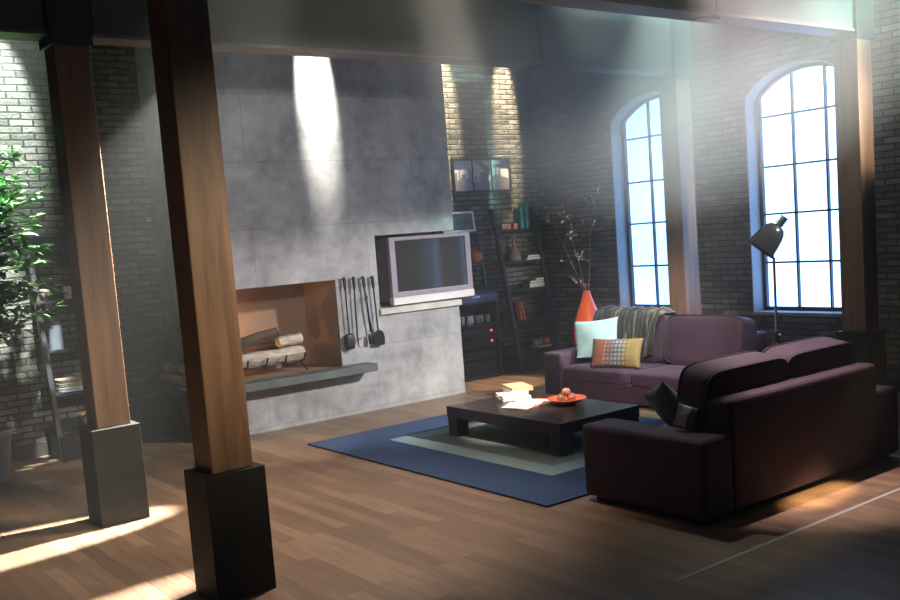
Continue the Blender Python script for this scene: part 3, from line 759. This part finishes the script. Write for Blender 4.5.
for i, (dx, dy, dz, c) in enumerate(((-.05, .01, .0, (.30, .12, .06)), (.008, -.05, 0, (.45, .13, .08)), (.05, .008, 0, (.50, .24, .12)), (-.006, .052, 0, (.38, .10, .06)), (.0, .004, .046, (.50, .25, .13)))):
    a = thing('apple', ['brown apple toward the books in the orange bowl', 'red apple toward the camera in the orange bowl', 'tan apple toward the sofa in the orange bowl', 'dark red apple at the back of the orange bowl', 'pale tan apple on top of the heap in the orange bowl'][i], 'fruit', (5.09 + dx, 5.40 + dy, TT + .019 + dz), 0, 'apples in the orange bowl'); a.scale = (.85, .85, .85)
    obj('flesh', lathe(B(), [(0, .006), (.02, 0), (.036, .02), (.039, .042), (.029, .063), (.012, .068), (0, .061)], 20), pm('fruit_%d' % i, c, .25, 0, .3, 14, coat=.4), a, smooth=True)
    obj('stem', tube(B(), [(0, 0, .06), (.004, 0, .078)], .003, 6), M_bark, a)

# ------------------------------------------------------------------ sofas
def make_sofa(label, inner, outer):
    s = thing('sofa', label, 'sofa', (0, 0, 0), 0, 'plum velvet two-seat sofas')
    obj('base', bx(-outer + .01, outer - .01, .02, .865, .035, .205), M_velvet, s, bevel=.012)
    for sx in (-1, 1):
        obj('arm', bx(*sorted((sx * inner, sx * outer)), .0, .88, .03, .455), M_velvet, s, bevel=.03)
        for y in (.08, .80): obj('leg', bx(*sorted((sx * (outer - .11), sx * (outer - .05))), y - .03, y + .03, 0, .04), M_black, s)
    obj('back_frame', bx(-inner - .005, inner + .005, .0, .19, .03, .632), M_velvet, s, bevel=.028)
    hc = inner / 2
    for x in (-hc, hc):
        obj('seat_cushion', soft(B(), (x, .54, .265), (hc - .003, .345, .072), 8, 16), M_velvet, s, smooth=True)
        n = 56; bm = B()
        tl = Matrix.Translation((x, .268, .555)) @ Matrix.Rotation(R(11), 4, 'X')
        wx = hc + (.012 if inner < .75 else 0)
        c = obj('back_cushion', soft(B(), (0, 0, 0), (wx, .112, .235), 7, 18, tl), M_velvet, s, smooth=True)
        for yy in (-.092, .092):
            pts = []
            for i in range(n):
                a = 2 * pi * i / n; e = 2 / 7.
                px = (wx - .006) * math.copysign(abs(cos(a)) ** e, cos(a)); pz = .229 * math.copysign(abs(sin(a)) ** e, sin(a))
                pts.append(tl @ Vector((px, yy, pz)))
            loop_tube(bm, pts, .007)
        obj('piping', bm, M_pipe, c, smooth=True)
    return s
s1 = make_sofa('plum sofa with its back turned to the camera', .715, .965); s1.location = (4.875, 3.17, 0)
s2 = make_sofa('plum sofa under the arched windows with the draped throw', .82, 1.07)
s2.location = (7.05, 5.78, 0); s2.rotation_euler = (0, 0, R(90)); s2.scale = (1, 1, .95)

def pillow(label, w, h, t, mat, loc, rot, seed, grp=None, name='throw_pillow', pinch=.07):
    o = thing(name, label, 'pillow', loc, 0, grp); o.rotation_euler = rot
    obj('cover', pillow_bm(w, h, t, seed=seed, pinch=pinch), mat, o, smooth=True)
    return o
def dotmat():
    m, nt, b = newmat('dotted_weave')
    v, ov, s = swz(nt, 'X', 'Z')
    X, Zc = s.outputs['X'], s.outputs['Z']
    u = math_n(nt, 'ADD', math_n(nt, 'MULTIPLY', X, 2.1), .5)   # 0 .. 1 over the width
    base = ramp(nt, u, [(0., (0.186, 0.070, 0.042)), (.24, (0.167, 0.061, 0.040)), (.36, (0.102, 0.055, 0.051)), (.5, (0.093, 0.070, 0.070)), (.68, (0.125, 0.093, 0.051)), (.82, (0.214, 0.158, 0.046)), (1., (0.195, 0.140, 0.042))])
    dots = ramp(nt, u, [(.22, (0.186, 0.070, 0.042)), (.30, (0.395, 0.195, 0.074)), (.42, (0.163, 0.140, 0.158)), (.52, (0.256, 0.326, 0.307)), (.66, (0.232, 0.307, 0.288)), (.76, (0.302, 0.195, 0.065)), (.86, (0.214, 0.158, 0.046))])
    def cell(o, k): return math_n(nt, 'ABSOLUTE', math_n(nt, 'SUBTRACT', math_n(nt, 'FRACT', math_n(nt, 'MULTIPLY', o, k)), .5))
    inside = math_n(nt, 'MULTIPLY', math_n(nt, 'LESS_THAN', cell(X, 26.), .30), math_n(nt, 'LESS_THAN', cell(Zc, 26.), .30))
    L(nt, mixc(nt, inside, base, dots), b.inputs['Base Color']); b.inputs['Roughness'].default_value = .8
    bump(nt, b, noise(nt, ov, 140, 2), .25, .003); return m
# local y of a pillow is its thickness; on the window sofa they face -X
F90 = R(-90)
pillow('mint green square pillow on the window sofa', .44, .42, .13, M_mint, (6.45, 6.40, .525), (R(-18), R(-5), F90 + R(24)), 1, 'pillows on the window sofa')
pillow('oblong dotted rust and gold pillow leaning on the mint pillow', .50, .28, .12, dotmat(), (6.32, 6.03, .445), (R(-22), R(-1), F90 + R(16)), 2, 'pillows on the window sofa', pinch=.05)
pillow('dark teal pillow slumped on the seat of the sofa turned away', .36, .36, .12, M_teal, (4.43, 3.80, .475), (R(-34), R(20), R(62)), 3, 'pillows on the turned sofa')
def stripemat(name, cols, k, axis='X'):
    m, nt, b = newmat(name); v, ov, s = swz(nt, 'X', 'Z')
    f = math_n(nt, 'FRACT', math_n(nt, 'ADD', math_n(nt, 'MULTIPLY', s.outputs[axis], k), math_n(nt, 'MULTIPLY', noise(nt, ov, 6, 3), .6)))
    L(nt, ramp(nt, f, cols), b.inputs['Base Color']); b.inputs['Roughness'].default_value = .85; return m
pillow('small pale striped pillow on the sofa arm beside the dark teal pillow', .12, .13, .05, stripemat('pale_stripes', [(0, (.55, .52, .44)), (.5, (.6, .57, .5)), (.6, (.08, .09, .08)), (1, (.3, .3, .26))], 12.), (4.095, 3.42, .53), (R(-10), R(14), R(-74)), 4, 'pillows on the turned sofa')

def settle(o, others, gap=.003, rounds=3):
    """press the soft cover of o against what it touches, so that it rests on the surface"""
    from mathutils.bvhtree import BVHTree
    bpy.context.view_layer.update()
    def meshes(q): return ([q] if q.type == 'MESH' else []) + [m for c in q.children for m in meshes(c)]
    trees = []
    for q, gp in others:
        for m in meshes(q):
            trees.append((BVHTree.FromPolygons([m.matrix_world @ v.co for v in m.data.vertices], [tuple(p.vertices) for p in m.data.polygons]), gp))
    for m in meshes(o):
        mw = m.matrix_world; inv = mw.inverted()
        for v in m.data.vertices:
            p = mw @ v.co
            for _ in range(rounds):
                for t, gp in trees:
                    loc, n, ix, d = t.find_nearest(p)
                    if loc is None: continue
                    if (p - loc).dot(n) < gp and d < .25 and ((p - loc).dot(n) < 0 or d < gp): p = loc + n * gp
            v.co = inv @ p
# throw draped over the window sofa's back cushion
def throw_bm():
    bm = B(); rnd = random.Random(5)
    prof = [(6.60, .40), (6.62, .50), (6.64, .60), (6.655, .69), (6.69, .755), (6.76, .775), (6.84, .770), (6.92, .745), (6.98, .69), (7.03, .63), (7.065, .60)]
    n = 90; rows = []
    for i in range(n + 1):
        v = i / n; y = 5.84 + .76 * v; row = []
        for j, (x, z) in enumerate(prof):
            t = j / (len(prof) - 1)
            nx, nz = cos(t * pi) * -1, sin(t * pi)
            f = .014 * sin(y * 62 + 2.2 * sin(t * 5)) + .009 * sin(y * 121 + 3 * t) + .010 * sin(y * 25 + t * 7)
            f += .012
            hang = 0
            if j < 3: hang = .05 * sin(y * 9) - .02
            row.append(bm.verts.new((x + nx * f, y + .012 * sin(t * 9 + y * 14), z + nz * f + hang * (3 - j) / 3)))
        rows.append(row)
    for a, b in zip(rows, rows[1:]):
        for j in range(len(prof) - 1): bm.faces.new((a[j], a[j + 1], b[j + 1], b[j]))
    return bm
def throwmat():
    m, nt, b = newmat('striped_fleece')
    tc = N(nt, 'ShaderNodeTexCoord'); mp = N(nt, 'ShaderNodeMapping'); mp.inputs['Scale'].default_value = (3, 24, 3); L(nt, tc.outputs['Object'], mp.inputs['Vector'])
    f = noise(nt, mp.outputs[0], 1.0, 5, .65)
    L(nt, ramp(nt, f, [(.40, (.006, .006, .005)), (.56, (.02, .018, .012)), (.62, (.18, .14, .055)), (.74, (.45, .36, .18))]), b.inputs['Base Color'])
    b.inputs['Roughness'].default_value = .9; b.inputs['Sheen Weight'].default_value = .4
    bump(nt, b, f, .6, .01); return m
P_ = {o['label'].split()[0]: o for o in bpy.data.objects if o.name.startswith('throw_pillow') and 'label' in o}
settle(P_['mint'], [(s2, .062)]); settle(P_['oblong'], [(s2, .015)])
settle(P_['dark'], [(s1, .014)]); settle(P_['small'], [(s1, .014)])
th = obj('throw_blanket', throw_bm(), throwmat(), smooth=True)
settle(th, [(s2, .016)])
md = th.modifiers.new('thick', 'SOLIDIFY'); md.thickness = .012; md.offset = 1
tag(th, 'dark gold striped throw draped over the window sofa backrest', 'blanket')

# ------------------------------------------------------------------ floor lamp
lp = thing('floor_lamp', 'slim chrome floor lamp with dark bell shade between the sofas', 'lamp', (6.65, 4.60, 0))
obj('base', lathe(B(), [(0, 0), (.13, 0), (.135, .012), (.12, .022), (.03, .035), (.016, .06), (0, .06)], 32), M_chrome, lp, smooth=True, auto=50)
obj('pole', tube(B(), [(0, 0, .05), (0, 0, 1.24)], .011, 14), M_chrome, lp, smooth=True, auto=60)
obj('pole_collar', lathe(B(), [(.012, .565), (.022, .57), (.022, .61), (.034, .615), (.034, .628), (.022, .632), (.012, .655)], 20), M_gun, lp, smooth=True, auto=40)
ax = Vector((-.30, .42, -.62)).normalized()          # the way the shade opens
top = Vector((.045, -.023, 1.485))
rot = ax.to_track_quat('Z', 'Y').to_matrix().to_4x4()
mt = Matrix.Translation(top) @ rot
def lathe_m(prof, seg, m_):
    bm = lathe_open(prof, seg); bmesh.ops.transform(bm, matrix=m_, verts=bm.verts); return bm
shd = obj('lamp_shade', lathe_m([(.036, -.0), (.062, .012), (.082, .04), (.097, .085), (.107, .14), (.115, .20), (.121, .235), (.117, .235), (.110, .20), (.102, .14), (.091, .085), (.076, .045), (0, .03)], 36, mt), M_gun, lp, smooth=True)
obj('inner_reflector', lathe_m([(.1155, .232), (.108, .198), (.100, .138), (.089, .085), (.074, .05), (0, .036)], 36, mt), M_white, shd, smooth=True)
nk = [(0, -.085), (.02, -.085)]
for k in range(4): nk += [(.036, -.082 + k * .02), (.036, -.072 + k * .02), (.026, -.070 + k * .02), (.026, -.064 + k * .02)]
nk += [(.034, .004), (0, .004)]
obj('ribbed_neck', lathe_m(nk, 28, mt), M_chrome, lp, smooth=True, auto=30)
obj('bulb', lathe_m([(0, .03), (.02, .05), (.032, .10), (.025, .13), (0, .14)], 20, mt), M_white, shd, smooth=True)
jp = top + ax * .12
obj('yoke', tube(B(), [(0, 0, 1.225), tuple(Vector((0, 0, 1.27)).lerp(jp, .45)), tuple(jp + Vector((-.03, -.055, -.06)))], .008, 10), M_chrome, lp)

# ------------------------------------------------------------------ floor vase and blossom branches
VX, VY = 7.20, 7.24
vs = thing('floor_vase', 'tall orange teardrop floor vase behind the window sofa', 'vase', (VX, VY, 0))
obj('body', lathe_open([(0, 0), (.085, 0), (.12, .12), (.15, .28), (.163, .42), (.160, .53), (.143, .61), (.112, .70), (.078, .785), (.05, .86), (.037, .91), (.04, .925), (.034, .925), (.03, .90), (.05, .82), (.10, .5), (0, .1)], 40), M_orange, vs, smooth=True)
M_twig = pm('red_brown_twig', (.20, .06, .06), .7, 0, .3, 20); M_petal = pm('cream_blossom', (.80, .74, .66), .6, 0, .1, 20)
rnd = random.Random(21)
def branch(label, pts, seed):
    e = thing('blossom_branch', label, 'branch', (VX, VY, .86), 0, 'blossom branches in the orange vase')
    rnd = random.Random(seed); bm = B(); P = [Vector(p) for p in pts]
    tube(bm, P, [.006 - .0045 * i / (len(P) - 1) for i in range(len(P))], 6)
    tips = []
    for i in range(1, len(P) - 1):
        for k in range(2):
            en = P[i] + Vector((rnd.uniform(-.14, .14), rnd.uniform(-.14, .14), rnd.uniform(.06, .2)))
            tube(bm, [P[i], (P[i] + en) / 2 + Vector((0, 0, .02)), en], [.003, .002, .0015], 5); tips += [(P[i], en)]
    obj('stem', bm, M_twig, e)
    bm = B()
    for a, b in tips + [(P[-2], P[-1])]:
        for k in range(4):
            c = a.lerp(b, rnd.uniform(.45, 1.0)) + Vector((rnd.uniform(-.01, .01), rnd.uniform(-.01, .01), 0))
            d = Vector((rnd.uniform(-1, 1), rnd.uniform(-1, 1), rnd.uniform(0, 1))).normalized(); u, w = frame_of(d); r = rnd.uniform(.008, .016)
            cv = bm.verts.new(c); n = 5; ringv = []
            for q in range(n * 2):
                rr = r if q % 2 == 0 else r * .55
                ringv.append(bm.verts.new(c + (u * cos(pi * q / n) + w * sin(pi * q / n)) * rr + d * r * .5))
            for q in range(n * 2): bm.faces.new((cv, ringv[q], ringv[(q + 1) % (n * 2)]))
    obj('blossoms', bm, M_petal, e)
branch('blossom branch leaning furthest toward the corner ladder shelf', [(-.02, .01, -.4), (-.018, .010, .06), (-.10, .06, .30), (-.16, .13, .55), (-.24, .20, .75), (-.28, .25, .98)], 1)
branch('blossom branch rising steeply in the middle of the vase', [(.004, .02, -.4), (.003, .019, .06), (.00, .09, .35), (-.02, .15, .60), (-.05, .19, .80), (-.05, .24, .97)], 2)
branch('blossom branch arching toward the window', [(.015, -.015, -.4), (.016, -.014, .06), (.07, .0, .35), (.10, .0, .65), (.16, -.04, .90), (.20, -.06, 1.14)], 3)

# ------------------------------------------------------------------ thin pale strip on the boards behind the sofa
tp = obj('floor_strip', bx(3.24, 7.2, 2.795, 2.82, .0003, .0015), M_strip); tag(tp, 'thin pale strip along the floorboards behind the turned sofa', 'tape')

# ------------------------------------------------------------------ lights
def spot(name, loc, to, w, cone, blend, col, rad=.05, squash=None):
    l = bpy.data.lights.new(name, 'SPOT'); l.energy = w; l.spot_size = R(cone); l.spot_blend = blend; l.color = col; l.shadow_soft_size = rad
    o = bpy.data.objects.new(name, l); COL.objects.link(o); o.location = loc
    d = Vector(to) - Vector(loc); o.rotation_euler = d.to_track_quat('-Z', 'Y').to_euler()
    if squash: o.scale = (squash[0], squash[1], 1)
    return o
def area(name, loc, to, w, size, col, size_y=None, spread=180):
    l = bpy.data.lights.new(name, 'AREA'); l.energy = w; l.size = size; l.color = col; l.spread = R(spread)
    if size_y: l.shape = 'RECTANGLE'; l.size_y = size_y
    o = bpy.data.objects.new(name, l); COL.objects.link(o); o.location = loc
    d = Vector(to) - Vector(loc); o.rotation_euler = d.to_track_quat('-Z', 'Y').to_euler(); return o
def point(name, loc, w, col, rad=.05):
    l = bpy.data.lights.new(name, 'POINT'); l.energy = w; l.color = col; l.shadow_soft_size = rad
    o = bpy.data.objects.new(name, l); COL.objects.link(o); o.location = loc; return o

WARM, COOL, TEALC = (1., .84, .66), (.80, .92, 1.), (.74, 1., .92)
spot('chimney_spot', (4.47, 7.46, 4.5), (4.50, 7.80, 3.18), 4200, 17, .7, (1, .97, .86), .02)
spot('brick_spot_chimney_side', (6.58, 8.30, 4.5), (6.60, 8.65, 3.1), 3800, 16, .7, (1, .86, .56), .03)
spot('brick_spot_corner', (7.44, 8.30, 4.5), (7.46, 8.65, 3.1), 5000, 16, .7, (1, .86, .56), .03)
spot('plant_brick_spot', (2.0, 8.05, 4.3), (2.0, 8.66, 2.95), 2200, 27, .7, (.82, 1., .88), .03)
spot('plant_spot', (2.1, 6.9, 4.4), (1.80, 7.95, 2.1), 8000, 20, .6, (.90, 1., .88), .05)
spot('plant_floor_spot', (2.2, 7.4, 4.3), (1.8, 8.0, 0), 350, 14, .8, (1, .86, .66), .05)
spot('key_fireplace', (8.0, 1.0, 4.0), (4.75, 7.7, .6), 5200, 28, .7, (1, .98, .91), .2)
spot('chimney_wash', (2.6, 1.6, 2.85), (4.5, 7.8, 2.2), 480, 34, .6, (1, .98, .95), .15)  # unseen lamp added to lift the upper chimney face
spot('table_spot', (3.3, 4.7, 4.5), (5.0, 5.75, .2), 1900, 15, .7, (1, .90, .74), .05)
spot('rug_corner_spot', (3.2, 6.2, 4.4), (3.5, 6.95, 0), 600, 18, .8, WARM, .08)
spot('haze_beam', (8.2, -1.2, 4.6), (6.75, 6.2, 3.15), 11000, 18, 1., (.45, 1., .82), .05)
spot('post_key', (7.75, .2, 3.2), (7.30, 5.0, 2.05), 1500, 13, .9, (1, .97, .86), .06)
spot('near_floor_spot', (3.85, 4.95, 4.6), (2.2, 5.0, 0), 1050, 60, .9, (1, .84, .68), .3)
spot('shelf_floor_spot', (6.2, 7.2, 4.5), (6.55, 7.9, 0), 1600, 15, .8, (1, .76, .52), .05)
spot('post_wash', (2.8, 1.2, 3.0), (1.9, 5.2, .85), 640, 30, 1., (1, .84, .62), .3)
spot('over_sofa_spot', (5.0, 5.4, 4.55), (4.7, 2.4, 0), 420, 36, .7, (.86, 1, .92), .06)
spot('row_streak_far', (2.65, 6.02, 2.89), (1.0, 5.94, 0), 5200, 44, .4, (1, .96, .88), .015, (.33, 1))
spot('row_streak_near', (3.3, 5.0, 4.55), (.85, 4.38, 0), 9500, 26, .8, (1, .96, .88), .015, (.22, 1))
spot('sofa_floor_spot', (5.0, 1.2, 4.2), (4.78, 3.06, 0), 4200, 10, .9, (1, .70, .36), .04, (1, .4))
spot('window_sofa_spot', (6.2, 4.75, 4.55), (6.45, 5.95, .4), 2400, 30, .8, (.74, 1., .90), .08)
spot('sofa_front_fill', (2.6, 1.6, 2.85), (6.75, 5.95, .5), 2100, 18, .8, (1, .80, .84), .06)  # added out of view to brighten the front of the window sofa
spot('vase_fill', (6.3, 6.65, 4.5), (7.2, 7.24, .7), 500, 14, .7, (1, .86, .74), .05)  # extra unseen lamp, put in so the vase is not dark
spot('sofa_back_spot', (5.2, 3.95, 4.4), (4.95, 3.4, .7), 2000, 24, .8, (1, .80, .76), .06)
point('fire_glow', (3.56, 8.24, .70), 9, (1, .48, .18), .04)
area('overhead_fill', (3.5, 3.0, 4.6), (3.5, 3.4, 0), 6, 5, (.80, .92, 1.), 4)  # added overhead area light, stands in for ambient light

# ------------------------------------------------------------------ haze and world
wd = bpy.data.worlds.new('World'); SC.world = wd; wd.use_nodes = True
nt = wd.node_tree
nt.nodes['Background'].inputs[0].default_value = (.02, .025, .03, 1); nt.nodes['Background'].inputs[1].default_value = .2
def hazemat(name, dens, g, cloud=None):
    m = bpy.data.materials.new(name); m.use_nodes = True; nt = m.node_tree
    nt.nodes.remove(nt.nodes['Principled BSDF'])
    v = N(nt, 'ShaderNodeVolumeScatter'); v.inputs['Color'].default_value = (.95, 1, .98, 1)
    v.inputs['Anisotropy'].default_value = g; v.inputs['Density'].default_value = dens
    L(nt, v.outputs[0], nt.nodes['Material Output'].inputs['Volume'])
    if cloud:
        tc = N(nt, 'ShaderNodeTexCoord'); mp = N(nt, 'ShaderNodeMapping'); mp.inputs['Scale'].default_value = [1 / c for c in cloud]
        L(nt, tc.outputs['Object'], mp.inputs['Vector'])
        ln = N(nt, 'ShaderNodeVectorMath', operation='LENGTH'); L(nt, mp.outputs[0], ln.inputs[0])
        f = math_n(nt, 'SUBTRACT', 1., ln.outputs['Value'], True)
        f = math_n(nt, 'MULTIPLY', f, math_n(nt, 'SUBTRACT', 1.45, noise(nt, tc.outputs['Object'], 1.1, 2)))
        L(nt, math_n(nt, 'MULTIPLY', f, dens), v.inputs['Density'])
    return m
vsn = nt.nodes.new('ShaderNodeVolumeScatter'); vsn.inputs['Color'].default_value = (.95, 1, .98, 1)   # thin haze in the whole room
vsn.inputs['Density'].default_value = .011; vsn.inputs['Anisotropy'].default_value = .2
nt.links.new(vsn.outputs[0], nt.nodes['World Output'].inputs['Volume'])
CL = (2.1, 2.3, 1.7)
bm = B(); bmesh.ops.create_uvsphere(bm, u_segments=24, v_segments=12, radius=1.); bmesh.ops.scale(bm, vec=CL, verts=bm.verts)
fog = obj('smoke_haze', bm, hazemat('smoke_haze', .66, 0., CL), loc=(5.75, 5.05, 3.2))
tag(fog, 'pale green smoke drifting under the beams by the arched windows', 'haze', kind='stuff')
SC.cycles.volume_bounces = 0; SC.cycles.max_bounces = 6; SC.cycles.diffuse_bounces = 3; SC.cycles.glossy_bounces = 3
SC.cycles.use_denoising = True; SC.cycles.sample_clamp_indirect = 6

# ------------------------------------------------------------------ camera
f, pit, rol, yaw, cy = 972.683, R(5.985), .0748, R(36.656), 337.818
fw = Vector((sin(yaw) * cos(pit), cos(yaw) * cos(pit), -sin(pit)))
r = Vector((cos(yaw), -sin(yaw), 0)); u = r.cross(fw)
r2 = cos(rol) * r - sin(rol) * u; u2 = sin(rol) * r + cos(rol) * u
cam = bpy.data.cameras.new('camera'); co = bpy.data.objects.new('camera', cam); COL.objects.link(co)
M = Matrix((r2, u2, -fw)).transposed().to_4x4(); M.translation = (0, 0, 1.6); co.matrix_world = M
cam.sensor_fit = 'HORIZONTAL'; cam.sensor_width = 36; cam.lens = f / 900 * 36; cam.shift_y = (cy - 300) / 900
cam.clip_start = .05
SC.camera = co
vsx = SC.view_settings; vsx.view_transform = 'Standard'; vsx.look = 'None'; vsx.gamma = 1; vsx.use_curve_mapping = False; vsx.exposure = 0.
